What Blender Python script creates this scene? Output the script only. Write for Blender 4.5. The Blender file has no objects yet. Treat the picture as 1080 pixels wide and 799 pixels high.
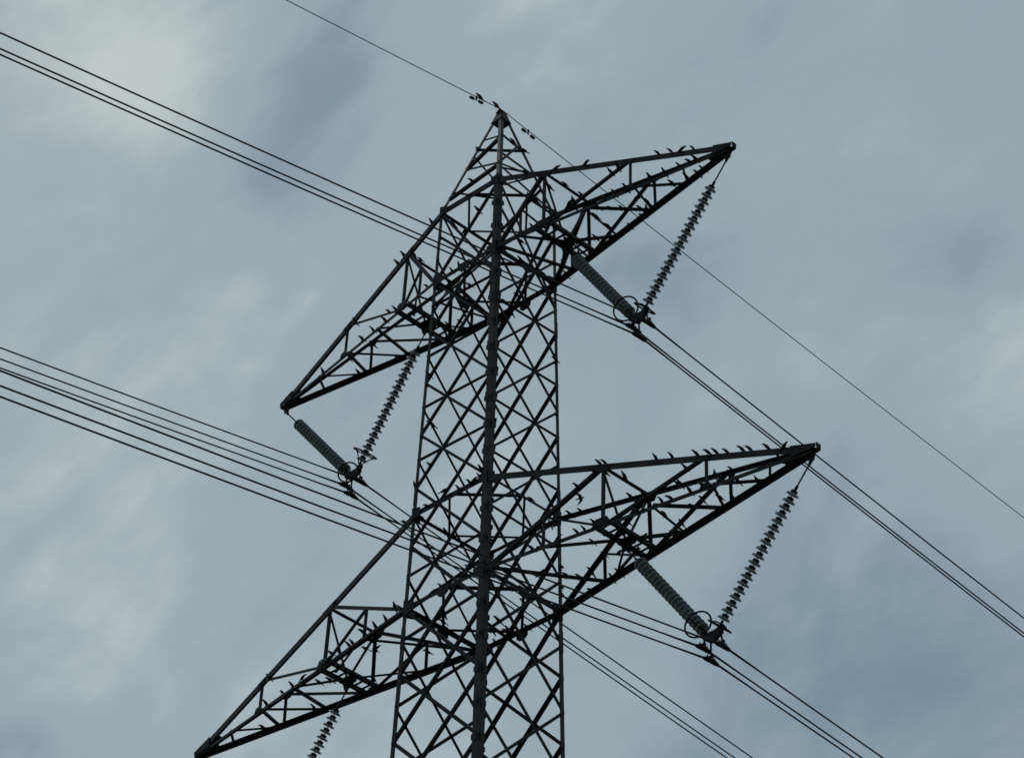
import bpy, bmesh, math, random
from mathutils import Vector, Matrix
random.seed(7)
scene = bpy.context.scene
C = bpy.data.collections.new('place'); scene.collection.children.link(C)
# ---------------------------------------------------------------- camera
cd = bpy.data.cameras.new('camera'); cam = bpy.data.objects.new('camera', cd); scene.collection.objects.link(cam)
CAM = Vector((39.4589, -38.2672, 1.6)); RIGHT = Vector((0.715035, 0.698592, 0.026337)); UP = Vector((0.395020, -0.434826, 0.809250)); FWD = Vector((-0.576788, 0.568239, 0.586873))
cam.matrix_world = Matrix(((RIGHT.x, UP.x, -FWD.x, CAM.x), (RIGHT.y, UP.y, -FWD.y, CAM.y), (RIGHT.z, UP.z, -FWD.z, CAM.z), (0, 0, 0, 1)))
cd.sensor_fit = 'HORIZONTAL'; cd.sensor_width = 36; cd.lens = 112.338; cd.clip_start = .1; cd.clip_end = 20000
scene.camera = cam
scene.cycles.filter_width = 1.6
scene.render.resolution_x = 1024; scene.render.resolution_y = 757
# ---------------------------------------------------------------- light
SUN_EL, SUN_AZ = math.radians(50), math.radians(285)     # high, beyond the pylon and to the left, behind thick cloud
sdir = Vector((math.sin(SUN_AZ) * math.cos(SUN_EL), math.cos(SUN_AZ) * math.cos(SUN_EL), math.sin(SUN_EL)))
sl = bpy.data.lights.new('sun', 'SUN'); sl.energy = .5; sl.angle = math.radians(20); sl.color = (1, .97, .93)
so = bpy.data.objects.new('sun', sl); scene.collection.objects.link(so)
so.rotation_euler = sdir.to_track_quat('Z', 'Y').to_euler(); so.location = (0, 0, 200)
scene.view_settings.view_transform = 'Standard'; scene.view_settings.look = 'None'
scene.view_settings.exposure = 0; scene.view_settings.gamma = 1; scene.view_settings.use_curve_mapping = False
# ---------------------------------------------------------------- cloudy sky
def build_world():
    w = bpy.data.worlds.new('World'); scene.world = w; w.use_nodes = True
    N = w.node_tree.nodes; K = w.node_tree.links; N.clear()
    out = N.new('ShaderNodeOutputWorld'); bg = N.new('ShaderNodeBackground'); bg.inputs[1].default_value = .1
    K.new(bg.outputs[0], out.inputs[0])
    sky = N.new('ShaderNodeTexSky'); sky.sky_type = 'NISHITA'; sky.sun_disc = False
    sky.sun_elevation = SUN_EL; sky.sun_rotation = SUN_AZ; sky.air_density = 1; sky.dust_density = 2
    tc = N.new('ShaderNodeTexCoord'); nrm = N.new('ShaderNodeVectorMath'); nrm.operation = 'NORMALIZE'
    K.new(tc.outputs['Generated'], nrm.inputs[0])
    def noise(scale, detail, rough, src, off=(0, 0, 0)):
        ad = N.new('ShaderNodeVectorMath'); ad.operation = 'ADD'; ad.inputs[1].default_value = off; K.new(src, ad.inputs[0])
        n = N.new('ShaderNodeTexNoise'); n.inputs['Scale'].default_value = scale; n.inputs['Detail'].default_value = detail
        n.inputs['Roughness'].default_value = rough; K.new(ad.outputs[0], n.inputs['Vector']); return n
    def math_(op, a, b=None, c=None, clamp=False):
        m = N.new('ShaderNodeMath'); m.operation = op; m.use_clamp = clamp
        for i, v in enumerate((a, b, c)):
            if v is None: continue
            if hasattr(v, 'links'): K.new(v, m.inputs[i])
            else: m.inputs[i].default_value = v
        return m.outputs[0]
    # billowing edges: the direction is pushed about by a noise field
    wn = noise(9, 3, .5, nrm.outputs[0])
    sub = N.new('ShaderNodeVectorMath'); sub.operation = 'SUBTRACT'; sub.inputs[1].default_value = (.5, .5, .5); K.new(wn.outputs['Color'], sub.inputs[0])
    scl = N.new('ShaderNodeVectorMath'); scl.operation = 'SCALE'; scl.inputs['Scale'].default_value = .06; K.new(sub.outputs[0], scl.inputs[0])
    wd = N.new('ShaderNodeVectorMath'); wd.operation = 'ADD'; K.new(nrm.outputs[0], wd.inputs[0]); K.new(scl.outputs[0], wd.inputs[1])
    # high cloud is drawn out along the wind, so the finer texture is stretched
    ST = tuple((RIGHT * .80 + UP * .60).normalized())
    sd = N.new('ShaderNodeVectorMath'); sd.operation = 'DOT_PRODUCT'; sd.inputs[1].default_value = ST; K.new(wd.outputs[0], sd.inputs[0])
    sv = N.new('ShaderNodeVectorMath'); sv.operation = 'SCALE'; sv.inputs[0].default_value = tuple(-v * .48 for v in ST); K.new(sd.outputs['Value'], sv.inputs['Scale'])
    st = N.new('ShaderNodeVectorMath'); st.operation = 'ADD'; K.new(wd.outputs[0], st.inputs[0]); K.new(sv.outputs[0], st.inputs[1])
    n1 = noise(7, 4, .48, wd.outputs[0], (3.1, 0, 1.7)); n2 = noise(26, 6, .56, st.outputs[0], (0, 5.2, 2.2)); n3 = noise(75, 4, .55, st.outputs[0], (7, 1, 0))
    f = math_('MULTIPLY_ADD', math_('SUBTRACT', n1.outputs['Fac'], .5), .75, .49)
    f = math_('MULTIPLY_ADD', math_('SUBTRACT', n2.outputs['Fac'], .5), .72, f)
    f = math_('MULTIPLY_ADD', math_('SUBTRACT', n3.outputs['Fac'], .5), .34, f)
    # the larger thick and thin places of the cloud deck: direction, angular radius, thickness
    for d, rad, amp in CLOUDS:
        ds = N.new('ShaderNodeVectorMath'); ds.operation = 'DISTANCE'; ds.inputs[1].default_value = d; K.new(wd.outputs[0], ds.inputs[0])
        q = math_('DIVIDE', ds.outputs['Value'], rad); q = math_('MULTIPLY', q, q); q = math_('MULTIPLY', q, -1); g = math_('EXPONENT', q)
        f = math_('MULTIPLY_ADD', g, amp, f)
    f = math_('MINIMUM', math_('MAXIMUM', f, 0), 1)
    cr = N.new('ShaderNodeValToRGB'); cr.color_ramp.interpolation = 'EASE'
    e = cr.color_ramp.elements; e[0].position = 0; e[0].color = (.172, .250, .312, 1); e[1].position = 1; e[1].color = (.47, .54, .55, 1)
    m_ = cr.color_ramp.elements.new(.5); m_.color = (.290, .368, .409, 1)
    K.new(f, cr.inputs[0])
    gain = N.new('ShaderNodeVectorMath'); gain.operation = 'SCALE'; gain.inputs['Scale'].default_value = 10.3; K.new(cr.outputs[0], gain.inputs[0])
    # added dimming: cloud colour falls off away from the view, keeping the steel dark
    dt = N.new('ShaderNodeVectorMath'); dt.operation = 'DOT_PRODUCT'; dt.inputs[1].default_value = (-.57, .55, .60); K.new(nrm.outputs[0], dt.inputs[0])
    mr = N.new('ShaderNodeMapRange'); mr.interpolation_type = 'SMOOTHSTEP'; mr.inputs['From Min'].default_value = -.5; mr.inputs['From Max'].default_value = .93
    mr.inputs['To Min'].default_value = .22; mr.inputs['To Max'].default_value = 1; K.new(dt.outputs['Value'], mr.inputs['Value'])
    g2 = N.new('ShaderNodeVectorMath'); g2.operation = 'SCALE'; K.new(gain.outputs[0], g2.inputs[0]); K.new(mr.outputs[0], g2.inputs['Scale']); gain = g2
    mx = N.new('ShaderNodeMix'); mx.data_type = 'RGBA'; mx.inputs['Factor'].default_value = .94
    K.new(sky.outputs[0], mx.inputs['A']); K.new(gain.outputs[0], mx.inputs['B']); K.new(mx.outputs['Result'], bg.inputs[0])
CLOUDS = [((-0.6280, 0.4172, 0.6569), 0.0386, 0.380),
          ((-0.6044, 0.4508, 0.6569), 0.0237, 0.180),
          ((-0.5611, 0.4793, 0.6749), 0.0178, -0.360),
          ((-0.5792, 0.4815, 0.6578), 0.0178, -0.380),
          ((-0.5993, 0.4837, 0.6379), 0.0237, -0.280),
          ((-0.6456, 0.4315, 0.6301), 0.0208, -0.060),
          ((-0.6400, 0.4805, 0.5996), 0.0504, 0.100),
          ((-0.5585, 0.5003, 0.6616), 0.0237, 0.100),
          ((-0.5173, 0.5381, 0.6655), 0.0267, 0.100),
          ((-0.4851, 0.5904, 0.6450), 0.0356, 0.080),
          ((-0.4309, 0.6129, 0.6623), 0.0237, -0.180),
          ((-0.5247, 0.5903, 0.6134), 0.0267, -0.260),
          ((-0.4628, 0.6378, 0.6157), 0.0237, -0.240),
          ((-0.5007, 0.6208, 0.6033), 0.0178, 0.120),
          ((-0.4645, 0.6677, 0.5817), 0.0267, 0.300),
          ((-0.5022, 0.6574, 0.5618), 0.0326, -0.140),
          ((-0.5577, 0.5913, 0.5825), 0.0237, -0.040),
          ((-0.5357, 0.6549, 0.5330), 0.0386, -0.180),
          ((-0.5792, 0.6414, 0.5032), 0.0386, -0.200),
          ((-0.5179, 0.6872, 0.5095), 0.0445, -0.260),
          ((-0.6936, 0.5015, 0.5172), 0.0386, 0.040),
          ((-0.7201, 0.5021, 0.4789), 0.0134, -0.340),
          ((-0.6520, 0.5285, 0.5437), 0.0415, -0.040),
          ((-0.6688, 0.4864, 0.5622), 0.0415, 0.080)]
build_world()
# ---------------------------------------------------------------- tower skeleton (metres)
Z0 = 43.970                       # lower chord level of the upper arms
PA, PB, PC, PD = 1.294, 1.346, 1.516, 1.530   # bracing panel heights
HW0, TAPER, RATIO = 0.95, 0.0232, 0.982
PEAK = 48.85
LEGS = {'N': (1, -1), 'L': (-1, -1), 'R': (1, 1), 'F': (-1, 1)}
def lvl(k):
    if k < 0: return Z0 - k * PA
    if k <= 4.5: return Z0 - k * PB
    if k <= 6: return Z0 - 4.5 * PB - (k - 4.5) * PC
    return Z0 - 4.5 * PB - 1.5 * PC - (k - 6) * PD
def leg_pt(c, k, ):
    z = lvl(k); h = HW0 + TAPER * (Z0 - z); s = LEGS[c]
    return (s[0] * h, s[1] * h * RATIO, z)
def mixp(a, b, t): return tuple(a[i] + (b[i] - a[i]) * t for i in range(3))
def peak_pt(c, t):                # t = 0 at the tip, 1 at the top chord level
    top = (LEGS[c][0] * .07, LEGS[c][1] * .07, PEAK - .05)
    return mixp(top, leg_pt(c, -1.5), t)
FACES = {'NL': ('N', 'L', (0, -1, 0)), 'NR': ('N', 'R', (1, 0, 0)), 'RF': ('R', 'F', (0, 1, 0)), 'FL': ('F', 'L', (-1, 0, 0))}
# staggered lattice: on every face the first leg is joined at whole levels, the second at half levels
CYC = [('N', 'R'), ('R', 'F'), ('F', 'L'), ('L', 'N')]
NRM = {('N', 'R'): (1, 0, 0), ('R', 'F'): (0, 1, 0), ('F', 'L'): (-1, 0, 0), ('L', 'N'): (0, -1, 0)}
SIDE = {('N', 'R'): 'right front face', ('R', 'F'): 'right rear face', ('F', 'L'): 'left rear face', ('L', 'N'): 'left front face'}
def body_members():
    out = []
    def clampseg(a, ka, b, kb, k0):
        # cut a diagonal that would rise above the top chord level
        A, B = leg_pt(a, ka), leg_pt(b, kb)
        return A, B
    for a, b in CYC:
        n = NRM[(a, b)]; d = SIDE[(a, b)]
        for k in range(-1, 10):
            # downwards from a (whole level k) to b (k + 1.5)
            w = .062 if k < 5 else .075
            if k + 1.5 <= 10: out.append((leg_pt(a, k), leg_pt(b, k + 1.5), n, w, d))
        for j in range(-2, 9):
            k = j + .5
            if k < -1.5: continue
            w = .055 if k < 5 else .068
            if k + 1.5 <= 10: out.append((leg_pt(b, k), leg_pt(a, k + 1.5), n, w, d))
        out.append((leg_pt(a, -1.5), leg_pt(b, 0.5), n, .055, d))
    return out
def rings():
    out = []
    for k, w in ((-1.5, .065), (0, .10), (4.5, .065), (6, .10)):
        nm = {-1.5: 'level with upper arm tops', 0: 'level with upper arm bottoms', 4.5: 'level with lower arm tops', 6: 'level with lower arm bottoms'}[k]
        for a, b in CYC:
            ww = w if b == 'N' or a == 'N' else w * .8
            if k in (-1.5, 4.5) and (a, b) == ('L', 'N'): ww = .14
            out.append((leg_pt(a, k), leg_pt(b, k), NRM[(a, b)], ww, SIDE[(a, b)].replace('face', 'edge beam') + ' ' + nm))
        m = [mixp(leg_pt(a, k), leg_pt(b, k), .5) for a, b in CYC]
        for i in range(4):
            out.append((m[i], m[(i + 1) % 4], (0, 0, -1), .06 if k in (0, 6) else .05, 'inner diamond frame ' + nm))
    return out
def peak_members():
    P = peak_pt; o = []
    def m(a, ta, b, tb, w=.055, n=None):
        o.append((P(a, ta), P(b, tb), n or (LEGS[a][0] * .7, LEGS[a][1] * .7, 0), w, 'tower peak'))
    NLn = (0, -1, 0); NRn = (1, 0, 0)
    m('N', .36, 'L', .56, .07, NLn); m('L', .27, 'N', .36, .045, NLn); m('L', .57, 'N', .77, .05, NLn); m('N', .77, 'L', .86, .07, NLn)
    m('L', .38, 'R', .38, .05, (0, 0, -1))
    m('N', .32, 'R', .38, .06, NRn); m('R', .30, 'N', .77, .06, NRn); m('N', .60, 'R', .62, .06, NRn); m('N', .78, 'R', .62, .05, NRn)
    m('L', .43, 'F', .52, .045, (-1, 0, 0)); m('L', .80, 'F', .62, .05, (-1, 0, 0))
    m('F', .52, 'R', .62, .045, (0, 1, 0)); m('F', .38, 'R', .60, .045, (0, 1, 0)); m('R', .75, 'F', .9, .05, (0, 1, 0)); m('N', .8, 'R', .97, .05, NRn)
    return o
ARMS = {  # side, front leg, rear leg, top level, bottom level, tip x, tip z, s1, s2, zigzag stations, words
 'UR': (1, 'N', 'R', -1.5, 0, 6.754, 43.964, .205, .585, (.37, .39, .565, .76), 'upper right arm'),
 'UL': (-1, 'L', 'F', -1.5, 0, 6.754, 43.964, .205, .585, (.37, .40, .565, .76), 'upper left arm'),
 'LR': (1, 'N', 'R', 4.5, 6, 8.671, 35.576, .373, .69, (.51, .53, .66, .83), 'lower right arm'),
 'LL': (-1, 'L', 'F', 4.5, 6, 8.671, 35.576, .375, .69, (.525, .54, .68, .83), 'lower left arm')}
def chord(arm, c, t):
    s, f, r, kt, kb, tx, tz = ARMS[arm][:7]
    leg = f if c[1] == 'a' else r
    A = leg_pt(leg, kt if c[0] == 'T' else kb)
    sy = LEGS[leg][1]
    B = (s * tx, sy * .06, tz + (.05 if c[0] == 'T' else -.03))
    return mixp(A, B, t)
def arm_members(arm):
    """a = camera-side chord (legs N / L), b = rear chord (legs R / F)"""
    s, f, r, kt, kb, tx, tz, s1, s2, zz, nm = ARMS[arm]
    big = 1 if kt > 0 else 0
    w1, w2, w3 = (.085, .06, .05) if big else (.08, .055, .045)
    C = lambda c, t: chord(arm, c, t)
    ctr = mixp(C('Ba', s1), C('Bb', s1), .5)
    o = []
    def m(A, B, n, w, d): o.append((A, B, n, w, d + ' of the ' + nm))
    ya, yb, dn, up = (0, -1, 0), (0, 1, 0), (0, 0, -1), (0, 0, 1)
    for q, n, wd in (('a', ya, 'front'), ('b', yb, 'rear')):
        T, B = 'T' + q, 'B' + q
        root = C(B, 0)
        m(C(T, s1), root, n, w1, 'thick %s diagonal' % wd)
        m(C(T, s1), C(B, s1), n, w2, '%s post' % wd)
        mid = mixp(C(T, s1), root, .5)
        m(mid, C(B, s1 * .5), n, w3, '%s inner post' % wd)
        m(mid, C(B, s1), n, w3, '%s inner strut' % wd)
        m(C(T, s2), C(B, s1), n, w2 * 1.15, '%s diagonal' % wd)
        m(C(T, s2), C(B, s2), n, w3, '%s outer post' % wd)
        m(C(T, s1), ctr, (1, 0, 0), w2, '%s hanger' % wd)
    m(C('Ta', s1), C('Tb', s1), up, w3, 'top cross strut')
    z1, z2, z3, z4 = zz
    if s > 0: A_, B_ = 'Bb', 'Ba'
    else: A_, B_ = 'Ba', 'Bb'
    m(ctr, C(A_, z1), dn, w2, 'first bottom zigzag strut')
    m(C(A_, z1), C(B_, z2), dn, w2, 'second bottom zigzag strut')
    m(C(B_, z2), C(A_, z3), dn, w2, 'third bottom zigzag strut')
    m(C(A_, z3), C(B_, s2 + .02), dn, w2, 'fourth bottom zigzag strut')
    m(C(B_, s2 + .02), C(A_, z4), dn, w3, 'fifth bottom zigzag strut')
    m(C(A_, z4), C(B_, z4 + .05), dn, w3, 'outermost bottom zigzag strut')
    # root of the bottom panel
    m(C('Bb', 0) if s < 0 else C('Ba', 0), C(A_, s1 * .53), dn, w2, 'bottom root strut')
    m(C(A_, s1 * .53), mixp(C('Ba', s1), C('Bb', s1), .25 if s < 0 else .75), dn, w3, 'short bottom strut')
    m(C(B_, s1 * .45), mixp(C('Ba', s1), C('Bb', s1), .5), dn, w3, 'inner bottom strut')
    if s > 0: m(ctr, C('Bb', s1 * (.62 if big else .1)), (1, 0, 0), w3 * .8, 'thin drop rod')
    return o
def arm_chords(arm):
    nm = ARMS[arm][-1]
    return [(chord(arm, c, 0), chord(arm, c, 1), c, {'Ta': 'front top chord', 'Tb': 'rear top chord', 'Ba': 'front bottom chord', 'Bb': 'rear bottom chord'}[c] + ' of the ' + nm) for c in ('Ta', 'Tb', 'Ba', 'Bb')]
def cross_beams(arm):
    s, f, r, kt, kb, tx, tz, s1 = ARMS[arm][:8]; nm = ARMS[arm][-1]
    L = abs(chord(arm, 'Ba', 1)[0] - chord(arm, 'Ba', 0)[0]); d = .18 / L
    return [(chord(arm, 'Ba', s1 + e), chord(arm, 'Bb', s1 + e), (0, 0, -1), .085, w + ' hanger beam of the ' + nm) for e, w in ((-d, 'inner'), (d, 'outer'))]
# wires: yoke position, then per conductor (x, z, slope and drift left, slope and drift right)
PHASES = {
 'UR': ((4.23, 40.98), [(4.063, 40.741, .1845, -.0044, .1057, -.0041), (4.247, 40.431, .190, .003, .1124, .0006), (4.507, 40.637, .1848, -.0018, .1096, -.002)]),
 'UL': ((-4.25, 40.98), [(-4.454, 40.708, .1792, 0, .112, -.0006), (-4.278, 40.404, .1832, 0, .1142, 0), (-3.994, 40.625, .179, 0, .1149, 0)]),
 'LR': ((6.13, 32.63), [(5.898, 32.393, .165, -.0062, .0873, 0), (6.08, 32.055, .161, -.0106, .0826, 0), (6.362, 32.266, .1594, -.0096, .0912, 0)]),
 'LL': ((-6.15, 32.63), [(-6.354, 32.36, .165, 0, .088, 0), (-6.178, 32.06, .165, 0, .088, 0), (-5.90, 32.27, .165, 0, .088, 0)])}
CURV = .0004
def wire_pt(w, y):
    x, z, sl, al, sr, ar = w; d = abs(y)
    return (x + (al if y < 0 else ar) * d, y, z - (sl if y < 0 else sr) * d + CURV * d * d)
EARTH = (0, PEAK, .1646, -.0005, .0995, .008)
BIRDS = [  # perch (words), then positions from the outer end inwards
 ('bottom root strut of the lower right arm', [(2.28, 0.43, 35.62), (2.12, 0.21, 35.63), (1.81, -0.21, 35.63)]),
 ('bottom root strut of the upper right arm', [(1.50, 0.60, 43.97)]),
 ('brace of the tower peak', [(-0.11, -0.74, 46.43), (-0.33, -0.33, 47.70), (0.36, 0.04, 47.79), (0.39, 0.38, 47.70), (0.59, 0.50, 47.01)]),
 ('brace on the left front face of the body', [(-0.99, -1.16, 33.93), (-1.07, -1.06, 38.59), (-0.77, -1.13, 35.27), (-0.90, -0.99, 41.39), (-0.68, -1.05, 38.96), (-0.47, -0.90, 45.30), (-0.18, -1.07, 38.06), (-0.07, -0.91, 44.89), (0.30, -0.90, 45.28), (0.89, -1.07, 38.10)]),
 ('brace on the left rear face of the body', [(-1.03, -0.71, 40.31), (-0.94, 0.13, 44.44)]),
 ('brace on the right front face of the body', [(1.17, -0.71, 34.56), (0.94, -0.17, 44.49), (1.10, 0.75, 37.58), (1.00, 0.90, 41.88)]),
 ('brace on the right rear face of the body', [(-0.42, 0.94, 43.86), (-0.26, 0.93, 44.28)]),
 ('fifth bottom zigzag strut of the lower left arm', [(-6.80, 0.16, 35.57)]),
 ('fifth bottom zigzag strut of the lower right arm', [(7.19, 0.11, 35.56), (6.89, -0.10, 35.57)]),
 ('fifth bottom zigzag strut of the upper left arm', [(-4.62, 0.29, 43.95)]),
 ('fifth bottom zigzag strut of the upper right arm', [(5.10, 0.07, 43.94)]),
 ('first bottom zigzag strut of the lower left arm', [(-4.55, -0.29, 35.60), (-4.32, -0.18, 35.60)]),
 ('first bottom zigzag strut of the lower right arm', [(4.86, 0.51, 35.59), (4.82, 0.49, 35.59), (4.76, 0.45, 35.59), (4.23, 0.16, 35.60)]),
 ('first bottom zigzag strut of the upper right arm', [(2.67, 0.34, 43.96), (2.48, 0.22, 43.96), (2.26, 0.08, 43.96), (2.19, 0.03, 43.96)]),
 ('fourth bottom zigzag strut of the lower left arm', [(-6.45, 0.25, 35.57)]),
 ('fourth bottom zigzag strut of the lower right arm', [(6.26, 0.11, 35.58)]),
 ('fourth bottom zigzag strut of the upper right arm', [(4.30, 0.19, 43.95), (4.26, 0.33, 43.95)]),
 ('front bottom chord of the lower left arm', [(-6.06, -0.43, 35.58), (-5.47, -0.51, 35.59), (-5.10, -0.56, 35.59), (-4.70, -0.62, 35.60), (-3.98, -0.72, 35.60), (-3.85, -0.74, 35.61), (-3.72, -0.76, 35.61), (-3.40, -0.80, 35.61), (-3.06, -0.85, 35.62), (-2.93, -0.87, 35.62), (-2.14, -0.98, 35.63), (-1.78, -1.03, 35.63), (-1.26, -1.11, 35.64)]),
 ('front bottom chord of the lower right arm', [(7.96, -0.16, 35.55), (6.69, -0.34, 35.57), (6.26, -0.40, 35.58), (5.96, -0.44, 35.58), (5.53, -0.50, 35.58), (5.32, -0.53, 35.59), (4.74, -0.62, 35.59), (3.53, -0.79, 35.61), (3.36, -0.81, 35.61), (2.93, -0.87, 35.62), (2.29, -0.96, 35.62)]),
 ('front bottom chord of the upper left arm', [(-5.20, -0.29, 43.94), (-3.65, -0.53, 43.95), (-3.24, -0.59, 43.96), (-2.79, -0.66, 43.96), (-1.23, -0.89, 43.97)]),
 ('front bottom chord of the upper right arm', [(5.97, -0.18, 43.94), (5.81, -0.20, 43.94), (5.20, -0.29, 43.94), (4.85, -0.35, 43.95), (4.26, -0.44, 43.95), (3.97, -0.48, 43.95), (3.71, -0.52, 43.95), (3.45, -0.56, 43.95)]),
 ('front diagonal of the lower left arm', [(-6.04, -0.42, 36.25)]),
 ('front diagonal of the lower right arm', [(5.86, -0.44, 36.19), (4.92, -0.58, 35.90)]),
 ('front diagonal of the upper left arm', [(-4.01, -0.45, 44.68), (-2.66, -0.67, 44.16), (-2.40, -0.71, 44.06)]),
 ('front diagonal of the upper right arm', [(4.03, -0.45, 44.69), (3.85, -0.48, 44.62), (2.92, -0.63, 44.26), (2.83, -0.64, 44.23)]),
 ('front hanger of the lower right arm', [(3.92, -0.60, 36.87)]),
 ('front hanger of the upper right arm', [(2.11, -0.54, 45.14)]),
 ('front inner post of the lower left arm', [(-2.55, -0.92, 35.71)]),
 ('front inner strut of the lower left arm', [(-3.69, -0.76, 35.75)]),
 ('front inner strut of the lower right arm', [(3.77, -0.75, 35.70)]),
 ('front top chord of the lower left arm', [(-1.37, -1.03, 37.83)]),
 ('front top chord of the lower right arm', [(8.08, -0.14, 35.80), (7.70, -0.19, 35.92), (7.31, -0.24, 36.04), (7.14, -0.26, 36.09), (6.79, -0.31, 36.19), (6.55, -0.34, 36.27), (6.38, -0.37, 36.32), (6.11, -0.40, 36.40), (5.54, -0.48, 36.57), (5.17, -0.53, 36.68), (3.97, -0.69, 37.04), (3.84, -0.70, 37.08)]),
 ('front top chord of the upper left arm', [(-2.47, -0.67, 45.40), (-2.24, -0.70, 45.48), (-1.24, -0.84, 45.80)]),
 ('front top chord of the upper right arm', [(5.89, -0.18, 44.29), (5.63, -0.22, 44.38), (5.35, -0.26, 44.47), (5.03, -0.30, 44.57), (3.22, -0.56, 45.16), (2.44, -0.67, 45.41), (1.61, -0.79, 45.68)]),
 ('inner bottom strut of the lower right arm', [(3.37, -0.36, 35.61)]),
 ('inner bottom strut of the upper left arm', [(-1.98, 0.21, 43.96), (-1.85, 0.38, 43.96)]),
 ('inner bottom strut of the upper right arm', [(1.90, -0.31, 43.96)]),
 ('inner diamond frame level with lower arm bottoms', [(-0.95, -0.19, 35.64), (-0.71, -0.43, 35.64), (-1.09, 0.05, 35.64), (-0.44, 0.69, 35.64), (-0.23, 0.89, 35.64), (-0.20, 0.92, 35.64), (1.04, -0.10, 35.64), (0.78, 0.35, 35.64), (1.09, 0.05, 35.64)]),
 ('inner diamond frame level with upper arm bottoms', [(-0.33, 0.61, 43.97)]),
 ('inner hanger beam of the lower left arm', [(-3.79, 0.27, 35.61), (-3.79, -0.11, 35.61)]),
 ('inner hanger beam of the lower right arm', [(3.77, 0.63, 35.61), (3.77, 0.52, 35.61), (3.77, -0.20, 35.61)]),
 ('inner hanger beam of the upper right arm', [(1.96, 0.73, 43.96)]),
 ('left front edge beam level with lower arm bottoms', [(0.65, -1.12, 35.64)]),
 ('left front edge beam level with lower arm tops', [(-0.67, -1.07, 37.91), (0.25, -1.07, 37.91), (0.57, -1.07, 37.91), (0.70, -1.07, 37.91), (0.87, -1.07, 37.91)]),
 ('left front edge beam level with upper arm bottoms', [(-0.41, -0.93, 43.97), (-0.18, -0.93, 43.97)]),
 ('left rear edge beam level with lower arm bottoms', [(-1.14, -0.57, 35.64)]),
 ('left rear edge beam level with lower arm tops', [(-1.09, -0.79, 37.91), (-1.09, -0.11, 37.91)]),
 ('outer hanger beam of the lower left arm', [(-4.15, -0.04, 35.60), (-4.15, -0.28, 35.60)]),
 ('outer hanger beam of the lower right arm', [(4.13, 0.57, 35.60), (4.13, 0.07, 35.60)]),
 ('outer hanger beam of the upper right arm', [(2.32, 0.59, 43.96), (2.32, -0.24, 43.96)]),
 ('outermost bottom zigzag strut of the upper right arm', [(5.47, 0.09, 43.94)]),
 ('rear bottom chord of the lower left arm', [(-3.06, 0.85, 35.62), (-2.39, 0.95, 35.62)]),
 ('rear bottom chord of the lower right arm', [(6.56, 0.36, 35.57), (5.66, 0.49, 35.58), (2.93, 0.87, 35.62), (2.08, 0.99, 35.63)]),
 ('rear bottom chord of the upper left arm', [(-3.61, 0.53, 43.95), (-1.79, 0.81, 43.96), (-1.23, 0.89, 43.97)]),
 ('rear bottom chord of the upper right arm', [(5.85, 0.20, 43.94), (5.68, 0.22, 43.94), (5.04, 0.32, 43.94), (3.90, 0.49, 43.95), (3.46, 0.56, 43.95), (1.28, 0.88, 43.97)]),
 ('rear diagonal of the lower right arm', [(5.47, 0.50, 36.07), (4.83, 0.60, 35.87)]),
 ('rear diagonal of the upper right arm', [(3.72, 0.50, 44.57)]),
 ('rear hanger of the lower left arm', [(-3.95, 0.42, 36.49)]),
 ('rear inner post of the lower left arm', [(-2.54, 0.91, 36.06)]),
 ('rear inner strut of the lower right arm', [(2.95, 0.85, 36.13)]),
 ('rear inner strut of the upper left arm', [(-1.88, 0.78, 44.29)]),
 ('rear outer post of the lower right arm', [(6.33, 0.39, 35.69)]),
 ('rear outer post of the upper left arm', [(-4.33, 0.41, 44.68)]),
 ('rear post of the lower left arm', [(-3.96, 0.72, 35.87), (-3.94, 0.70, 36.57), (-3.94, 0.70, 36.62)]),
 ('rear post of the upper right arm', [(2.14, 0.75, 44.10)]),
 ('rear top chord of the lower left arm', [(-2.47, 0.89, 37.50), (-2.25, 0.92, 37.56), (-1.55, 1.01, 37.78)]),
 ('rear top chord of the lower right arm', [(6.32, 0.37, 36.33), (5.85, 0.44, 36.48), (4.82, 0.57, 36.79), (4.77, 0.58, 36.80), (3.33, 0.77, 37.24), (1.75, 0.98, 37.71), (1.39, 1.03, 37.82)]),
 ('rear top chord of the upper left arm', [(-5.01, 0.31, 44.58)]),
 ('rear top chord of the upper right arm', [(5.09, 0.30, 44.55), (1.61, 0.79, 45.68)]),
 ('right front edge beam level with lower arm bottoms', [(1.14, -0.55, 35.64)]),
 ('right front edge beam level with lower arm tops', [(1.09, 0.19, 37.91)]),
 ('right front edge beam level with upper arm bottoms', [(0.95, -0.19, 43.97), (0.95, 0.53, 43.97), (0.95, 0.69, 43.97)]),
 ('right front edge beam level with upper arm tops', [(0.90, 0.06, 45.91), (0.90, 0.27, 45.91), (0.90, 0.58, 45.91)]),
 ('right rear edge beam level with lower arm bottoms', [(-0.75, 1.12, 35.64), (0.16, 1.12, 35.64), (0.61, 1.12, 35.64)]),
 ('right rear edge beam level with lower arm tops', [(0.48, 1.07, 37.91)]),
 ('right rear edge beam level with upper arm bottoms', [(-0.73, 0.93, 43.97)]),
 ('right rear edge beam level with upper arm tops', [(0.20, 0.89, 45.91)]),
 ('right tower leg', [(1.12, 1.10, 36.69), (1.13, 1.11, 36.20), (1.13, 1.11, 36.03)]),
 ('second bottom zigzag strut of the lower right arm', [(5.08, -0.18, 35.59)]),
 ('second bottom zigzag strut of the upper left arm', [(-3.27, 0.56, 43.96)]),
 ('second bottom zigzag strut of the upper right arm', [(3.17, -0.19, 43.96), (3.14, 0.22, 43.96)]),
 ('short bottom strut of the lower right arm', [(2.75, 0.86, 35.62)]),
 ('thick front diagonal of the lower left arm', [(-1.47, -1.07, 35.81)]),
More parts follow.
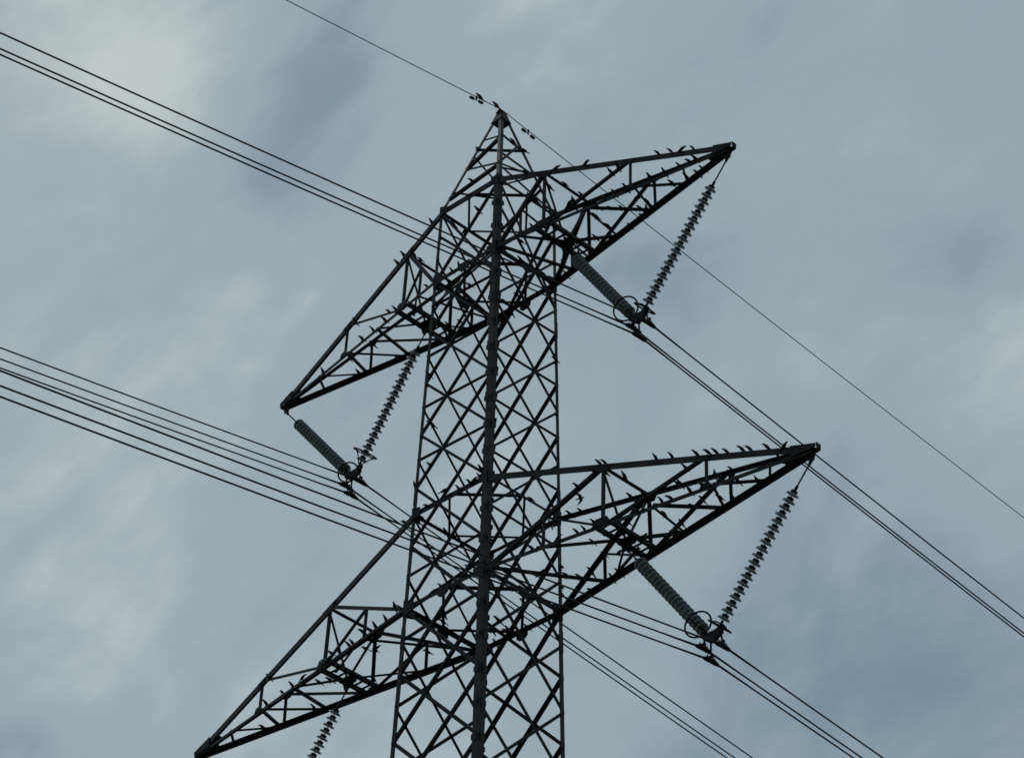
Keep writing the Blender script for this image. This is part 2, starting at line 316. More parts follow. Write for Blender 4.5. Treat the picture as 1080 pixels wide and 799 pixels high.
 ('thick front diagonal of the lower right arm', [(3.70, -0.73, 36.95), (3.31, -0.79, 36.75)]),
 ('thick rear diagonal of the lower right arm', [(3.62, 0.74, 36.91), (3.22, 0.80, 36.70), (2.48, 0.92, 36.32), (2.06, 0.98, 36.11)]),
 ('thin drop rod of the upper right arm', [(1.59, 0.47, 43.97)]),
 ('third bottom zigzag strut of the lower left arm', [(-5.41, 0.36, 35.59)]),
 ('third bottom zigzag strut of the lower right arm', [(5.93, 0.24, 35.58), (5.67, -0.02, 35.58)]),
 ('third bottom zigzag strut of the upper right arm', [(4.13, 0.34, 43.95), (4.04, 0.25, 43.95), (3.77, -0.03, 43.95), (3.60, -0.20, 43.95), (3.41, -0.39, 43.95)]),
 ('top cross strut of the lower right arm', [(3.92, -0.07, 37.06)]),
 ('top cross strut of the upper left arm', [(-2.10, -0.31, 45.52), (-2.10, -0.52, 45.52)]),
 ('top cross strut of the upper right arm', [(2.10, 0.47, 45.52), (2.10, -0.04, 45.52)]),
]
# ---------------------------------------------------------------- materials
def mat(name, base, rough=.6, metal=0.0, var=.25, scale=4.0, spot=None, trans=0.0, bump=.0, spec=.3):
    m = bpy.data.materials.new(name); m.use_nodes = True; nt = m.node_tree; N = nt.nodes; K = nt.links
    b = N['Principled BSDF']; b.inputs['Roughness'].default_value = rough; b.inputs['Metallic'].default_value = metal; b.inputs['Specular IOR Level'].default_value = spec
    if trans: b.inputs['Transmission Weight'].default_value = trans; b.inputs['IOR'].default_value = 1.5
    tc = N.new('ShaderNodeTexCoord'); n = N.new('ShaderNodeTexNoise'); n.inputs['Scale'].default_value = scale; n.inputs['Detail'].default_value = 6
    K.new(tc.outputs['Object'], n.inputs['Vector'])
    cr = N.new('ShaderNodeValToRGB'); e = cr.color_ramp.elements
    e[0].position = .32; e[0].color = tuple(c * (1 - var) for c in base) + (1,)
    e[1].position = .68; e[1].color = tuple((spot or tuple(min(1, c * (1 + var)) for c in base))) + (1,)
    K.new(n.outputs['Fac'], cr.inputs[0]); K.new(cr.outputs[0], b.inputs['Base Color'])
    r = N.new('ShaderNodeMapRange'); r.inputs['To Min'].default_value = max(.05, rough - .12); r.inputs['To Max'].default_value = min(1, rough + .12)
    n2 = N.new('ShaderNodeTexNoise'); n2.inputs['Scale'].default_value = scale * 5; K.new(tc.outputs['Object'], n2.inputs['Vector'])
    K.new(n2.outputs['Fac'], r.inputs['Value']); K.new(r.outputs[0], b.inputs['Roughness'])
    if bump:
        bp = N.new('ShaderNodeBump'); bp.inputs['Strength'].default_value = bump; bp.inputs['Distance'].default_value = .02
        K.new(n2.outputs['Fac'], bp.inputs['Height']); K.new(bp.outputs[0], b.inputs['Normal'])
    return m
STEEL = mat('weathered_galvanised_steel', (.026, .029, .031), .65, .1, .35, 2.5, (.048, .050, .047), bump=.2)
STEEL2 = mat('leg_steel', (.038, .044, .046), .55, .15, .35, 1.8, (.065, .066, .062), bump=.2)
FITTING = mat('forged_fitting', (.022, .023, .024), .5, .4, .3, 12)
GLASS = mat('toughened_glass', (.50, .56, .61), .2, 0, .3, 9, trans=.22, spec=.5)
CAP = mat('insulator_cap_iron', (.022, .022, .022), .6, .3, .3, 20)
WIRE = mat('aluminium_strand', (.03, .032, .034), .5, .4, .2, 8)
PLUME = mat('dark_plumage', (.016, .015, .017), .45, 0, .4, 40)
GRASS = mat('meadow_grass', (.045, .075, .02), .9, 0, .5, .15, (.08, .10, .035), bump=.6)
CONC = mat('footing_concrete', (.30, .29, .27), .9, 0, .2, 3, bump=.3)
# ---------------------------------------------------------------- helpers
def obj(name, bm, m, parent=None, origin=None):
    me = bpy.data.meshes.new(name)
    if origin is not None: bmesh.ops.translate(bm, verts=bm.verts, vec=-Vector(origin))
    bmesh.ops.recalc_face_normals(bm, faces=bm.faces)
    bm.to_mesh(me); bm.free(); me.materials.append(m)
    o = bpy.data.objects.new(name, me); C.objects.link(o)
    if origin is not None: o.location = origin
    if parent: o.parent = parent
    return o
def tag(o, label, cat, group=None):
    o['label'] = label; o['category'] = cat
    if group: o['group'] = group
    return o
def empty(name, loc, label, cat, group=None):
    o = bpy.data.objects.new(name, None); C.objects.link(o); o.location = loc; o.empty_display_size = .2
    return tag(o, label, cat, group)
def prism(bm, A, B, e1, e2, poly):
    A, B = Vector(A), Vector(B)
    va = [bm.verts.new(A + e1 * x + e2 * y) for x, y in poly]; vb = [bm.verts.new(B + e1 * x + e2 * y) for x, y in poly]
    n = len(poly); bm.faces.new(va[::-1]); bm.faces.new(vb)
    for i in range(n): bm.faces.new((va[i], va[(i + 1) % n], vb[(i + 1) % n], vb[i]))
def lsec(w, t): return [(0, 0), (w, 0), (w, t), (t, t), (t, w), (0, w)]
def corner_bar(bm, A, B, e1, e2, w, t):
    """steel angle whose outer corner runs along A-B, flanges along e1 and e2"""
    d = (Vector(B) - Vector(A)).normalized(); e1 = Vector(e1); e2 = Vector(e2)
    e1 = (e1 - d * e1.dot(d)).normalized(); e2 = (e2 - d * e2.dot(d)).normalized()
    prism(bm, A, B, e1, e2, lsec(w, t))
def angle_bar(bm, A, B, n, w, t=.007, depth=0.0, cut=.0):
    """brace lying in the plane whose outward normal is n"""
    A, B = Vector(A), Vector(B); d = (B - A).normalized(); n = Vector(n); n = (n - d * n.dot(d)).normalized()
    s = d.cross(n)
    A = A + d * cut; B = B - d * cut
    off = -s * (w / 2) - n * depth
    prism(bm, A + off, B + off, s, -n, lsec(w, t))
def tube(bm, pts, r, seg=8, cap=True):
    pts = [Vector(p) for p in pts]; rings = []; prev = None
    for i, p in enumerate(pts):
        d = (pts[min(i + 1, len(pts) - 1)] - pts[max(i - 1, 0)]).normalized()
        if prev is None: u = d.orthogonal().normalized()
        else: u = (prev - d * prev.dot(d)).normalized()
        prev = u; v = d.cross(u); rr = r[i] if isinstance(r, (list, tuple)) else r
        rings.append([bm.verts.new(p + (u * math.cos(a) + v * math.sin(a)) * rr) for a in [2 * math.pi * k / seg for k in range(seg)]])
    for a, b in zip(rings, rings[1:]):
        for k in range(seg): bm.faces.new((a[k], a[(k + 1) % seg], b[(k + 1) % seg], b[k]))
    if cap: bm.faces.new(rings[0][::-1]); bm.faces.new(rings[-1])
def lathe(bm, prof, seg=24):
    rings = [[bm.verts.new((r * math.cos(2 * math.pi * k / seg), r * math.sin(2 * math.pi * k / seg), z)) for k in range(seg)] for r, z in prof]
    for a, b in zip(rings, rings[1:]):
        for k in range(seg): bm.faces.new((a[k], a[(k + 1) % seg], b[(k + 1) % seg], b[k]))
    bm.faces.new(rings[0][::-1]); bm.faces.new(rings[-1])
def slab(bm, pts, n, t):
    """flat plate with outline pts (coplanar) and thickness t along n"""
    n = Vector(n).normalized()
    a = [bm.verts.new(Vector(p) + n * t / 2) for p in pts]; b = [bm.verts.new(Vector(p) - n * t / 2) for p in pts]
    bm.faces.new(a); bm.faces.new(b[::-1]); k = len(pts)
    for i in range(k): bm.faces.new((a[i], b[i], b[(i + 1) % k], a[(i + 1) % k]))
def smooth(o):
    for p in o.data.polygons: p.use_smooth = True
    return o
ctr_ = [0]
def jit():
    ctr_[0] += 1; return .002 + (ctr_[0] * 7 % 11) * .0013
# ---------------------------------------------------------------- ground
bm = bmesh.new(); G = 40; S = 6000
vs = [[bm.verts.new(((i / G - .5) * S, (j / G - .5) * S, 0 if max(abs(i - G / 2), abs(j - G / 2)) < 2 else random.uniform(-1.5, .0))) for j in range(G + 1)] for i in range(G + 1)]
for i in range(G):
    for j in range(G): bm.faces.new((vs[i][j], vs[i + 1][j], vs[i + 1][j + 1], vs[i][j + 1]))
g = obj('ground', bm, GRASS); g['kind'] = 'structure'
# ---------------------------------------------------------------- the tower
tower = empty('transmission_tower', (0, 0, 0), 'tall dark steel lattice pylon with four arms and birds along its bars', 'pylon')
def leg_low(c, z):                 # below the part in view the legs spread to the footings
    zt = lvl(10); h0 = HW0 + TAPER * (Z0 - zt); s = LEGS[c]
    h = h0 + (zt - z) * TAPER + max(0, 16 - z) * .07
    return (s[0] * h, s[1] * h * RATIO, z)
for c in 'NLRF':
    sx, sy = LEGS[c]; e1, e2 = (-sx, 0, 0), (0, -sy, 0)
    bm = bmesh.new(); big = c in 'NF'
    spec = [(-1.5, 4.15, .140 if big else .076), (4.15, 6.45, .150 if big else .090), (6.45, 10, .162 if big else .106)]
    for k0, k1, w in spec: corner_bar(bm, leg_pt(c, k0), leg_pt(c, k1), e1, e2, w, .014)
    corner_bar(bm, leg_pt(c, 10), leg_low(c, 16), e1, e2, .18, .016)
    corner_bar(bm, leg_low(c, 16), leg_low(c, .25), e1, e2, .20, .018)
    corner_bar(bm, peak_pt(c, 0), leg_pt(c, -1.5), e1, e2, .085 if big else .062, .01)
    for k, w in ((4.15, .155 if big else .100), (6.45, .172 if big else .116), (.9, .15 if big else .086)):   # splice sleeves
        a, b = Vector(leg_pt(c, k - .16)), Vector(leg_pt(c, k + .16)); o = Vector((sx, sy, 0)) * .006
        corner_bar(bm, a + o, b + o, e1, e2, w, .012)
    rng = random.Random(c)
    for k in range(-1, 10):        # bolts and joint plates on the leg
        for kk in (k, k + .5):
            if kk > 9.4: continue
            P = Vector(leg_pt(c, kk)); q = .11
            w = .15 if big else .09
            slab(bm, [P + Vector((sx * .009, -sy * (w * .3), dz)) + Vector((0, -sy * e, 0)) for dz, e in ((-q, 0), (-q * .5, w * .9), (q * .5, w * .9), (q, 0))], (1, 0, 0), .008)
            slab(bm, [P + Vector((-sx * (w * .3), sy * .009, dz)) + Vector((-sx * e, 0, 0)) for dz, e in ((-q, 0), (-q * .5, w * .9), (q * .5, w * .9), (q, 0))], (0, 1, 0), .008)
    if c == 'N':                   # climbing bolts
        z = 3.0
        while z < 47:
            k = None
            h = HW0 + TAPER * (Z0 - z) + (max(0, 16 - z) * .07 if z < 16 else 0)
            z += .45
    obj('leg', bm, STEEL2, tower)
    bm = bmesh.new(); P = leg_low(c, 0)
    lathe(bm, [(.62, -.3), (.62, .12), (.36, .2), (.34, .3)], 20)
    bmesh.ops.translate(bm, verts=bm.verts, vec=(P[0] - sx * .08, P[1] - sy * .08, 0))
    obj('footing', bm, CONC, tower)
def brace_obj(m, parent=tower, name='brace', w=None):
    bm = bmesh.new(); A, B, n, ww = m[:4]
    angle_bar(bm, A, B, n, (w or ww) * 1.0, .007, jit()); return obj(name, bm, STEEL, parent)
members = body_members()
members.sort(key=lambda m: -(m[0][2] + m[1][2]))
for m in members[:78]: brace_obj(m)
for m in peak_members(): brace_obj(m)
low = bmesh.new()
for m in members[78:]: angle_bar(low, m[0], m[1], m[2], m[3], .007, jit())
zs = [lvl(10)]
while zs[-1] > 1.2: zs.append(max(.4, zs[-1] - 2.0 - (lvl(10) - zs[-1]) * .045))
for a, b in CYC:
    for z0, z1 in zip(zs, zs[1:]):
        n = NRM[(a, b)]
        angle_bar(low, leg_low(a, z0), leg_low(b, z1), n, .08, .008, jit()); angle_bar(low, leg_low(b, z0), leg_low(a, z1), n, .08, .008, .02 + jit())
        angle_bar(low, leg_low(a, z1), leg_low(b, z1), n, .07, .008, .04 + jit())
o = obj('lower_bracing', low, STEEL, tower); o['kind'] = 'stuff'
for m in rings(): brace_obj(m, name='frame_beam')
# joint plates where the arms meet the legs, and the cap on the peak
for k, q in ((-1.5, .15), (0, .19), (4.5, .16), (6, .20)):
    for a, b in CYC:
        n = Vector(NRM[(a, b)]); A, B = Vector(leg_pt(a, k)), Vector(leg_pt(b, k)); d = (B - A).normalized()
        for P, s in ((A, 1), (B, -1)):
            bm = bmesh.new()
            slab(bm, [P + n * .014 + d * s * x + Vector((0, 0, z)) for x, z in ((-.0, q), (q * .7, q * .75), (q * 1.5, .10), (q * 1.5, -.10), (q * .7, -q * .75), (0, -q))], n, .01)
            obj('gusset_plate', bm, STEEL, tower)
        if k in (0, 6):
            Mid = (A + B) / 2; bm = bmesh.new()
            slab(bm, [Mid + n * .012 + d * x + Vector((0, 0, z)) for x, z in ((-.16, .07), (.16, .07), (.16, -.10), (.07, -.17), (-.07, -.17), (-.16, -.10))], n, .01)
            obj('gusset_plate', bm, STEEL, tower)
bm = bmesh.new()
for c in 'NLRF':
    pass
pts = [Vector(peak_pt(c, .095)) for c in ('N', 'R', 'F', 'L')]; top = [Vector(peak_pt(c, -.02)) for c in ('N', 'R', 'F', 'L')]
for i in range(4):
    j = (i + 1) % 4; n = ((pts[i] + pts[j]) / 2).copy(); n.z = 0; n.normalize(); e = n * .012
    slab(bm, [top[i] + e, top[j] + e, pts[j] + e + (pts[j] - pts[i]) * .04, pts[i] + e - (pts[j] - pts[i]) * .04], n, .012)
slab(bm, [Vector((x, y, PEAK - .02)) for x, y in ((-.085, -.10), (.085, -.10), (.085, .10), (-.085, .10))], (0, 0, 1), .03)
slab(bm, [Vector((0, y, z)) for y, z in ((-.13, PEAK - .01), (.13, PEAK - .01), (.07, PEAK + .08), (-.07, PEAK + .08))], (1, 0, 0), .04)
obj('peak_cap', bm, STEEL, tower)
# ---------------------------------------------------------------- arms
CHUP = .45
CW = {'Ta': .134, 'Tb': .074, 'Ba': .085, 'Bb': .104}
for arm, spec in ARMS.items():
    s, f, r, kt, kb, tx, tz, s1, s2, zz, nm = spec
    bm = bmesh.new()
    for A, B, c, d in arm_chords(arm):
        sy = -1 if c[1] == 'a' else 1
        w = CW[c] * (1.05 if kt > 0 else 1) * (.76 if s < 0 and c in ('Ba', 'Tb') else 1); dz = Vector((0, 0, w * (CHUP if c[0] == 'B' else .15)))
        corner_bar(bm, Vector(A) + dz, Vector(B) + dz * .6, (0, -sy, 0), (0, 0, -1), w, .012)
    ca = obj('cross_arm', bm, STEEL2, tower)
    for m in arm_members(arm): brace_obj(m, ca)
    for m in cross_beams(arm): brace_obj(m, ca, 'hanger_beam')
    # centre plate under the hanger beams
    P = (Vector(chord(arm, 'Ba', s1)) + Vector(chord(arm, 'Bb', s1))) / 2
    bm = bmesh.new()
    slab(bm, [P + Vector((x, y, -.02)) for x, y in ((-.2, -.07), (-.1, -.14), (.1, -.14), (.2, -.07), (.2, .07), (.1, .14), (-.1, .14), (-.2, .07))], (0, 0, 1), .012)
    slab(bm, [P + Vector((x, 0, z)) for x, z in ((-.2, .10), (.2, .10), (.1, -.22), (-.1, -.22))], (0, 1, 0), .02)
    L = abs(chord(arm, 'Ba', 1)[0] - chord(arm, 'Ba', 0)[0])
    for e in (-.62, -.33, .33, .62):
        half = (Vector(chord(arm, 'Bb', s1)) - Vector(chord(arm, 'Ba', s1))) / 2
        Q = P + half * e * 1.0
        slab(bm, [Q + Vector((x, y, -.006)) for x, y in ((-.21, -.03), (.21, -.03), (.21, .03), (-.21, .03))], (0, 0, 1), .01)
    obj('hanger_plate', bm, STEEL, ca)
    # joint plates on the chords
    for q in 'ab':
        n = Vector((0, -1 if q == 'a' else 1, 0))
        for T, st in (('T', s1), ('B', s1), ('T', s2), ('B', s2)):
            P = Vector(chord(arm, T + q, st)); d = (Vector(chord(arm, T + q, 1)) - P).normalized(); z = Vector((0, 0, -1 if T == 'T' else 1))
            a = .24 if st == s1 else .15
            bm = bmesh.new(); slab(bm, [P + n * .012 + d * x + z * y for x, y in ((-a, .0), (a, .0), (a * .55, a * .75), (-a * .55, a * .75))], n, .01)
            obj('gusset_plate', bm, STEEL, ca)
    # tip
    bm = bmesh.new()
    for q in 'ab':
        n = Vector((0, -1 if q == 'a' else 1, 0))
        T0, T1, B0, B1 = [Vector(chord(arm, c + q, t)) for c, t in (('T', .94), ('T', 1), ('B', .94), ('B', 1))]
        e = n * .016
        slab(bm, [T0 + e + Vector((0, 0, .03)), T1 + e + Vector((s * .10, 0, .01)), B1 + e + Vector((s * .10, 0, .01)), B0 + e + Vector((0, 0, -.02))], n, .012)
    Ba, Bb, Ba1, Bb1 = [Vector(chord(arm, c, t)) for c, t in (('Ba', .91), ('Bb', .91), ('Ba', 1), ('Bb', 1))]
    dz = Vector((0, 0, -.016))
    slab(bm, [Ba + dz, Bb + dz, Bb1 + dz + Vector((s * .12, 0, 0)), Ba1 + dz + Vector((s * .12, 0, 0))], (0, 0, 1), .012)
    Ta, Tb, Ta1, Tb1 = [Vector(chord(arm, c, t)) for c, t in (('Ta', .92), ('Tb', .92), ('Ta', 1), ('Tb', 1))]
    dz = Vector((0, 0, .012))
    slab(bm, [Ta + dz, Tb + dz, Tb1 + dz, Ta1 + dz], (0, 0, 1), .01)
    slab(bm, [Vector((s * (tx + .11), y, z)) for y, z in ((-.06, tz - .01), (.06, tz - .01), (.065, tz + .08), (-.065, tz + .08))], (1, 0, 0), .02)
    slab(bm, [Vector((s * (tx + x), 0, tz + z)) for x, z in ((-.18, -.03), (.05, -.03), (0, -.24), (-.12, -.24))], (0, 1, 0), .022)
    obj('tip_plate', bm, STEEL, ca)
# ---------------------------------------------------------------- insulator strings
PITCH, ND = .146, 19
bm = bmesh.new(); lathe(bm, [(.020, .010), (.044, .004), (.050, -.016), (.060, -.018), (.066, .000), (.076, -.004), (.082, -.022), (.092, -.022), (.098, -.004), (.108, -.008), (.114, -.020), (.130, -.016), (.134, .000), (.122, .020), (.092, .034), (.06, .046), (.045, .052)], 28)
disc0 = smooth(obj('disc', bm, GLASS))
bm = bmesh.new(); lathe(bm, [(.012, -.050), (.012, .012), (.03, .014), (.056, .032), (.068, .044), (.068, .086), (.050, .099), (.014, .100)], 16)
cap0 = smooth(obj('cap', bm, CAP)); cap0.parent = disc0
used = [False]
def string_thing(A, B, up, label):
    rr = .235 if up < 0 else .275
    """A = hanging point on the arm, B = yoke end"""
    A, B = Vector(A), Vector(B); d = (B - A).normalized(); L = (B - A).length
    th = empty('insulator_string', A, label, 'insulator', 'glass insulator strings hanging in V pairs from the arms')
    rot = (-d).to_track_quat('Z', 'Y')
    end = L - .10; start = end - ND * PITCH
    bm = bmesh.new()
    side = Vector((0, 1, 0))
    tube(bm, [d * .02, d * (start - .06)], .017, 8)
    tube(bm, [d * (start - .10), d * (start + .04)], .03, 8); tube(bm, [d * 0, d * .09], .032, 8)
    obj('link_rod', bm, FITTING, th)
    for i in range(ND):
        if not used[0]: dd, cc = disc0, cap0; used[0] = True
        else:
            dd = disc0.copy(); C.objects.link(dd); cc = cap0.copy(); C.objects.link(cc); cc.parent = dd
        dd.parent = th; dd.location = d * (start + (i + .62) * PITCH); dd.rotation_mode = 'QUATERNION'; dd.rotation_quaternion = rot
    # racket-shaped grading ring round the live end
    u = d.cross(Vector((0, 1, 0))).normalized(); v = d.cross(u)
    bm = bmesh.new(); cpt = d * (end - up)
    ringp = [cpt + u * math.cos(a) * rr + v * math.sin(a) * rr for a in [2 * math.pi * k / 40 for k in range(41)]]
    tube(bm, ringp, .019, 10, False)
    for sgn in (1, -1): tube(bm, [cpt + v * sgn * rr, cpt + v * sgn * rr * .6 + d * up * .4, d * (end + .05) + v * sgn * .03], .014, 8)
    smooth(obj('grading_ring', bm, FITTING, th))
    bm = bmesh.new(); tube(bm, [d * (end - .02), d * (L + .02)], .026, 8)
    obj('ball_link', bm, FITTING, th)
    return th
WHERE = {'UR': 'upper right arm', 'UL': 'upper left arm', 'LR': 'lower right arm', 'LL': 'lower left arm'}
SUBW = ['left upper', 'lowest', 'right upper']
for ph, ((yx, yz), wires) in PHASES.items():
    s, tz, tx = ARMS[ph][0], ARMS[ph][6], ARMS[ph][5]; s1 = ARMS[ph][7]; nm = WHERE[ph]
    P = (Vector(chord(ph, 'Ba', s1)) + Vector(chord(ph, 'Bb', s1))) / 2
    string_thing((s * (tx - .06), 0, tz - .22), (yx + s * .17, 0, yz + .07), -.10, 'glass insulator string, outer leg of the V, hung from tip of ' + nm)
    string_thing((P.x, 0, P.z - .20), (yx - s * .17, 0, yz + .07), .22, 'glass insulator string, inner leg of the V, hanging halfway along the ' + nm)
    yk = empty('conductor_yoke', (yx, 0, yz), 'dark steel yoke gripping three cables at foot of V under ' + nm, 'yoke', 'yokes at the foot of the insulator Vs')
    bm = bmesh.new()
    for y in (-.028, .028): slab(bm, [Vector((x, y, z)) for x, z in ((-.24, .11), (-.10, .03), (.10, .03), (.24, .11), (.28, .05), (.22, -.08), (.06, -.20), (-.06, -.20), (-.22, -.08), (-.28, .05))], (0, 1, 0), .014)
    for x, z in ((-.2, .05), (.2, .05), (0, -.18), (-.2, -.06), (.2, -.06)): tube(bm, [(x, -.06, z), (x, .06, z)], .022, 8)
    obj('yoke_plate', bm, FITTING, yk)
    for i, w in enumerate(wires):
        W = Vector((w[0] - yx, 0, w[1] - yz)); top = Vector((max(-.2, min(.2, W.x)), 0, max(W.z + .08, -.06) if i != 1 else -.18))
        bm = bmesh.new(); tube(bm, [top, W + Vector((0, 0, .05))], .02, 8)
        slab(bm, [W + Vector((x, .0, z)) for x, z in ((-.05, .10), (.05, .10), (.04, -.02), (-.04, -.02))], (0, 1, 0), .05)
        hl = obj('hanger_link', bm, FITTING, yk)
        bm = bmesh.new()
        pts = [Vector(wire_pt(w, y)) - Vector((yx, 0, yz)) for y in (-.21, -.16, -.08, 0, .08, .16, .21)]
        tube(bm, pts, [.028, .042, .052, .056, .052, .042, .028], 10)
        for y in (-.1, .1): tube(bm, [Vector(wire_pt(w, y)) - Vector((yx, 0, yz)) + Vector((0, 0, -.02)), Vector(wire_pt(w, y)) - Vector((yx, 0, yz)) + Vector((0, 0, .09))], .016, 6)
        smooth(obj('suspension_clamp', bm, FITTING, yk))
        bm = bmesh.new()
        ys = [-300 + 6 * k for k in range(46)] + [-24 + 1.2 * k for k in range(41)] + [30 + 6 * k for k in range(46)]
        tube(bm, [wire_pt(w, y) for y in ys], [.0165 if abs(y) > .9 else .024 for y in ys], 8)
        c_ = smooth(obj('power_cable', bm, WIRE, origin=Vector(wire_pt(w, 0))))
        tag(c_, '%s of the three thin cables gripped by the yoke under the %s' % (SUBW[i], nm), 'cable', 'bundled power cables')
# earth wire over the peak
bm = bmesh.new(); ys = [-300 + 6 * k for k in range(46)] + [-24 + 1.2 * k for k in range(20)] + [0] + [1.2 * k for k in range(1, 21)] + [30 + 6 * k for k in range(46)]
def earth(y):
    w = (EARTH[0], EARTH[1] + .09, EARTH[2], EARTH[3], EARTH[4], EARTH[5]); return Vector(wire_pt(w, y))
tube(bm, [earth(y) for y in ys], .0105, 6)
tag(smooth(obj('earth_wire', bm, WIRE, origin=earth(0))), 'single thin wire running over the very peak of the pylon', 'wire')
for y, lb in ((-.80, 'small dumbbell damper on the thin top wire left of the peak'), (.86, 'small dumbbell damper on the thin top wire right of the peak')):
    P = earth(y); d = (earth(y + .1) - earth(y - .1)).normalized(); dn = Vector((0, 0, -.09))
    th = empty('vibration_damper', P, lb, 'damper', 'dumbbell dampers on the top wire')
    bm = bmesh.new(); tube(bm, [Vector((0, 0, .02)), dn * .6, dn + Vector((0, 0, -.01))], [.026, .02, .018], 8); obj('clamp', bm, FITTING, th)
    bm = bmesh.new(); tube(bm, [dn - d * .2, dn - Vector((0, 0, .008)), dn + d * .2], .007, 6); obj('messenger_cable', bm, FITTING, th)
    for sgn in (-1, 1):
        bm = bmesh.new(); tube(bm, [dn + d * sgn * .07, dn + d * sgn * .09, dn + d * sgn * .18, dn + d * sgn * .21], [.02, .034, .036, .022], 10); smooth(obj('weight', bm, FITTING, th))
# ---------------------------------------------------------------- birds
def bird_mesh(name, tilt, turn):
    bm = bmesh.new()
    spine = [(.112, .150, .0012, .0012), (.098, .149, .004, .004), (.088, .149, .007, .008), (.080, .149, .0135, .015), (.066, .148, .0185, .019), (.052, .140, .019, .020), (.038, .126, .021, .024),
             (.018, .104, .029, .031), (-.004, .081, .032, .032), (-.026, .058, .028, .026), (-.046, .038, .020, .016), (-.062, .023, .016, .009), (-.085, .004, .017, .005), (-.112, -.018, .019, .003)]
    prev = None; seg = 12; rings_ = []
    P = [Vector((x, 0, z)) for x, z, a, b in spine]
    for i, (x, z, a, b) in enumerate(spine):
        d = (P[min(i + 1, len(P) - 1)] - P[max(0, i - 1)]).normalized(); u = Vector((0, 1, 0)); v = d.cross(u)
        y0 = turn * max(0, (i < 6) * (x - .045))
        rings_.append([bm.verts.new(P[i] + Vector((0, y0, 0)) + u * math.cos(t) * a + v * math.sin(t) * b) for t in [2 * math.pi * k / seg for k in range(seg)]])
    for a, b in zip(rings_, rings_[1:]):
        for k in range(seg): bm.faces.new((a[k], a[(k + 1) % seg], b[(k + 1) % seg], b[k]))
    bm.faces.new(rings_[0][::-1]); bm.faces.new(rings_[-1])
    for sy in (-1, 1):             # folded wings lying along the flanks
        tube(bm, [(.030, sy * .022, .118), (.008, sy * .030, .098), (-.022, sy * .027, .066), (-.055, sy * .016, .034), (-.085, sy * .008, .010)], [.006, .013, .014, .009, .002], 8)
        tube(bm, [(-.004, sy * .014, .062), (.004, sy * .016, .030), (-.002, sy * .016, .002)], [.008, .0035, .003], 6)
        for a in (-.5, 0, .5): tube(bm, [(-.002, sy * .016, .003), (.022, sy * .016 + a * .014, .001)], .0022, 5)
    bmesh.ops.translate(bm, verts=bm.verts, vec=(0, 0, -.036)); R = Matrix.Rotation(tilt, 4, 'Y'); bmesh.ops.transform(bm, matrix=R, verts=bm.verts)
    bmesh.ops.scale(bm, vec=(1.04, 1.18, 1.04), verts=bm.verts)
    return bm
protos = []
for i, (tl, tn) in enumerate(((0, 0), (-.16, .35), (.18, -.3), (-.05, .6))):
    o = smooth(obj('perched_bird', bird_mesh('perched_bird', tl, tn), PLUME)); protos.append(o)
fresh = [True] * len(protos)
ORD = ['first', 'second', 'third', 'fourth', 'fifth', 'sixth', 'seventh', 'eighth', 'ninth', 'tenth', 'eleventh', 'twelfth', 'thirteenth', 'fourteenth', 'fifteenth']
CAMYAW = math.atan2(-RIGHT.y, -RIGHT.x)      # the birds face the wind, towards the left
LIFT = {'chord': .004, 'beam': .004, 'leg': .0}
rb = random.Random(11)
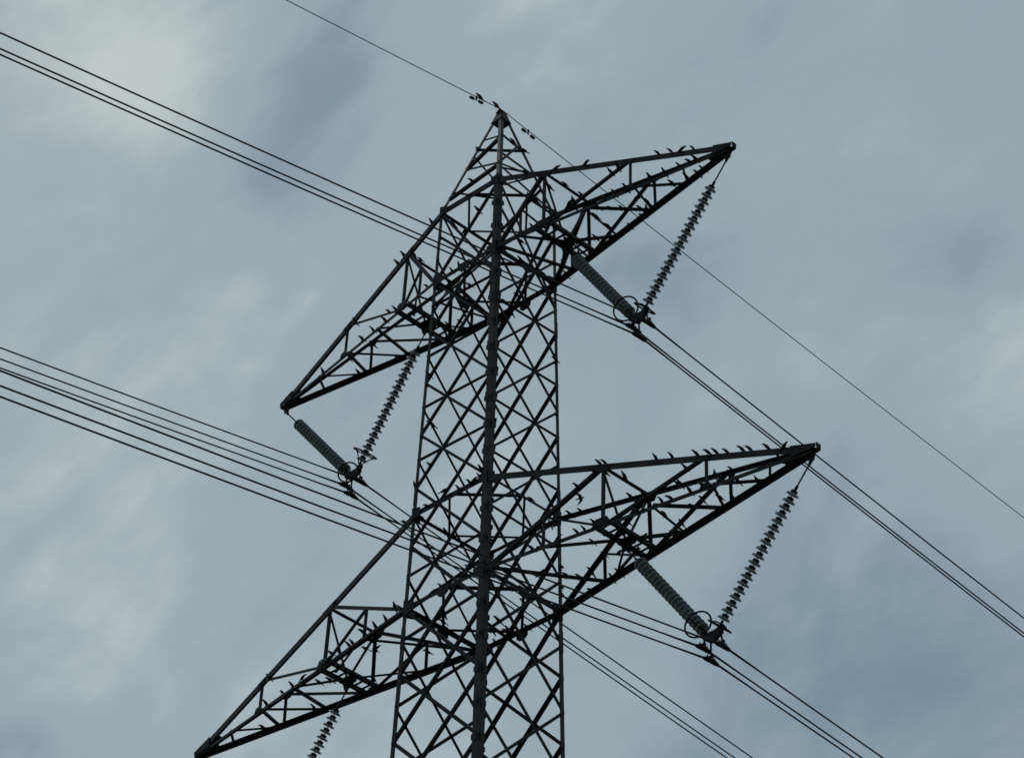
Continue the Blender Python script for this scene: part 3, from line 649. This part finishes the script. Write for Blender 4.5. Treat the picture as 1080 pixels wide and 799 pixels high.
for perch, pts in BIRDS:
    n = len(pts)
    arm = ' arm' in perch and 'edge beam' not in perch and 'diamond' not in perch
    for i, p in enumerate(pts):
        k = rb.choice((0, 0, 1, 2, 3)); o = protos[k]
        if fresh[k]: fresh[k] = False
        else: o = o.copy(); C.objects.link(o)
        up_ = CW['TB'['bottom' in perch] + 'ab'['rear' in perch]] * (CHUP if 'bottom' in perch else .15) if 'chord of' in perch else .010
        o.location = (p[0], p[1], p[2] + up_); o.rotation_euler = (0, 0, CAMYAW + rb.gauss(0, .45) + (math.pi if rb.random() < .10 else 0)); sc = rb.uniform(.82, 1.05); o.scale = (sc, sc, sc)
        w_ = None
        if arm: w_ = 'alone' if n == 1 else ('outer of two' if i == 0 else 'inner of two') if n == 2 else ORD[i] + ' from outer end'
        else: w_ = 'alone' if n == 1 else ('left of two' if i == 0 else 'right of two') if n == 2 else ORD[i] + ' from left'
        tag(o, 'dark bird, %s, on %s' % (w_, perch.replace(' of the ', ' of ')), 'bird', 'dark birds perched on the pylon')
# two birds on and above the top wire, one in flight
for y, lb in ((-.70, 'small dark bird perched on the thin top wire beside the damper'), (-.18, 'small dark bird perched on the thin top wire just left of the peak')):
    o = protos[0].copy(); C.objects.link(o); o.location = earth(y) + Vector((0, 0, .01)); o.rotation_euler = (0, 0, CAMYAW + .3); o.scale = (1, 1, 1)
    tag(o, lb, 'bird', 'dark birds perched on the pylon')
bm = bmesh.new()
tube(bm, [(.115, 0, 0), (.10, 0, 0), (.085, 0, .002), (.06, 0, .003), (.02, 0, 0), (-.03, 0, 0), (-.06, 0, 0), (-.11, 0, 0)], [.002, .006, .016, .019, .027, .022, .012, .014], 12)
for sy in (-1, 1):
    lead = [(.045, .012), (.058, .05), (.022, .10), (-.045, .145), (-.115, .175)]; trail = [(-.035, .012), (-.020, .045), (-.042, .085), (-.085, .130), (-.122, .170)]
    up = [[bm.verts.new((x, sy * y, .012 + .03 * math.sin(y * 9) + h)) for x, y in row] for h in (.004, -.003) for row in (lead, trail)]
    for k in range(4):
        bm.faces.new((up[0][k], up[0][k + 1], up[1][k + 1], up[1][k])); bm.faces.new((up[2][k], up[3][k], up[3][k + 1], up[2][k + 1]))
        bm.faces.new((up[0][k], up[2][k], up[2][k + 1], up[0][k + 1])); bm.faces.new((up[1][k], up[1][k + 1], up[3][k + 1], up[3][k]))
    bm.faces.new((up[0][4], up[2][4], up[3][4], up[1][4])); bm.faces.new((up[0][0], up[1][0], up[3][0], up[2][0]))
fl = smooth(obj('flying_bird', bm, PLUME)); fl.location = (3.24, -.6, 36.62); fl.scale = (.85, .85, .85)
fx = (RIGHT * .95 + UP * .30).normalized(); fz = (-FWD * .55 + UP * .25 - RIGHT * .1); fz = (fz - fx * fz.dot(fx)).normalized(); fy = fz.cross(fx)
fl.rotation_mode = 'QUATERNION'; fl.rotation_quaternion = Matrix((fx, fy, fz)).transposed().to_quaternion()
tag(fl, 'small dark bird in flight with spread wings, just right of the pylon body', 'bird')
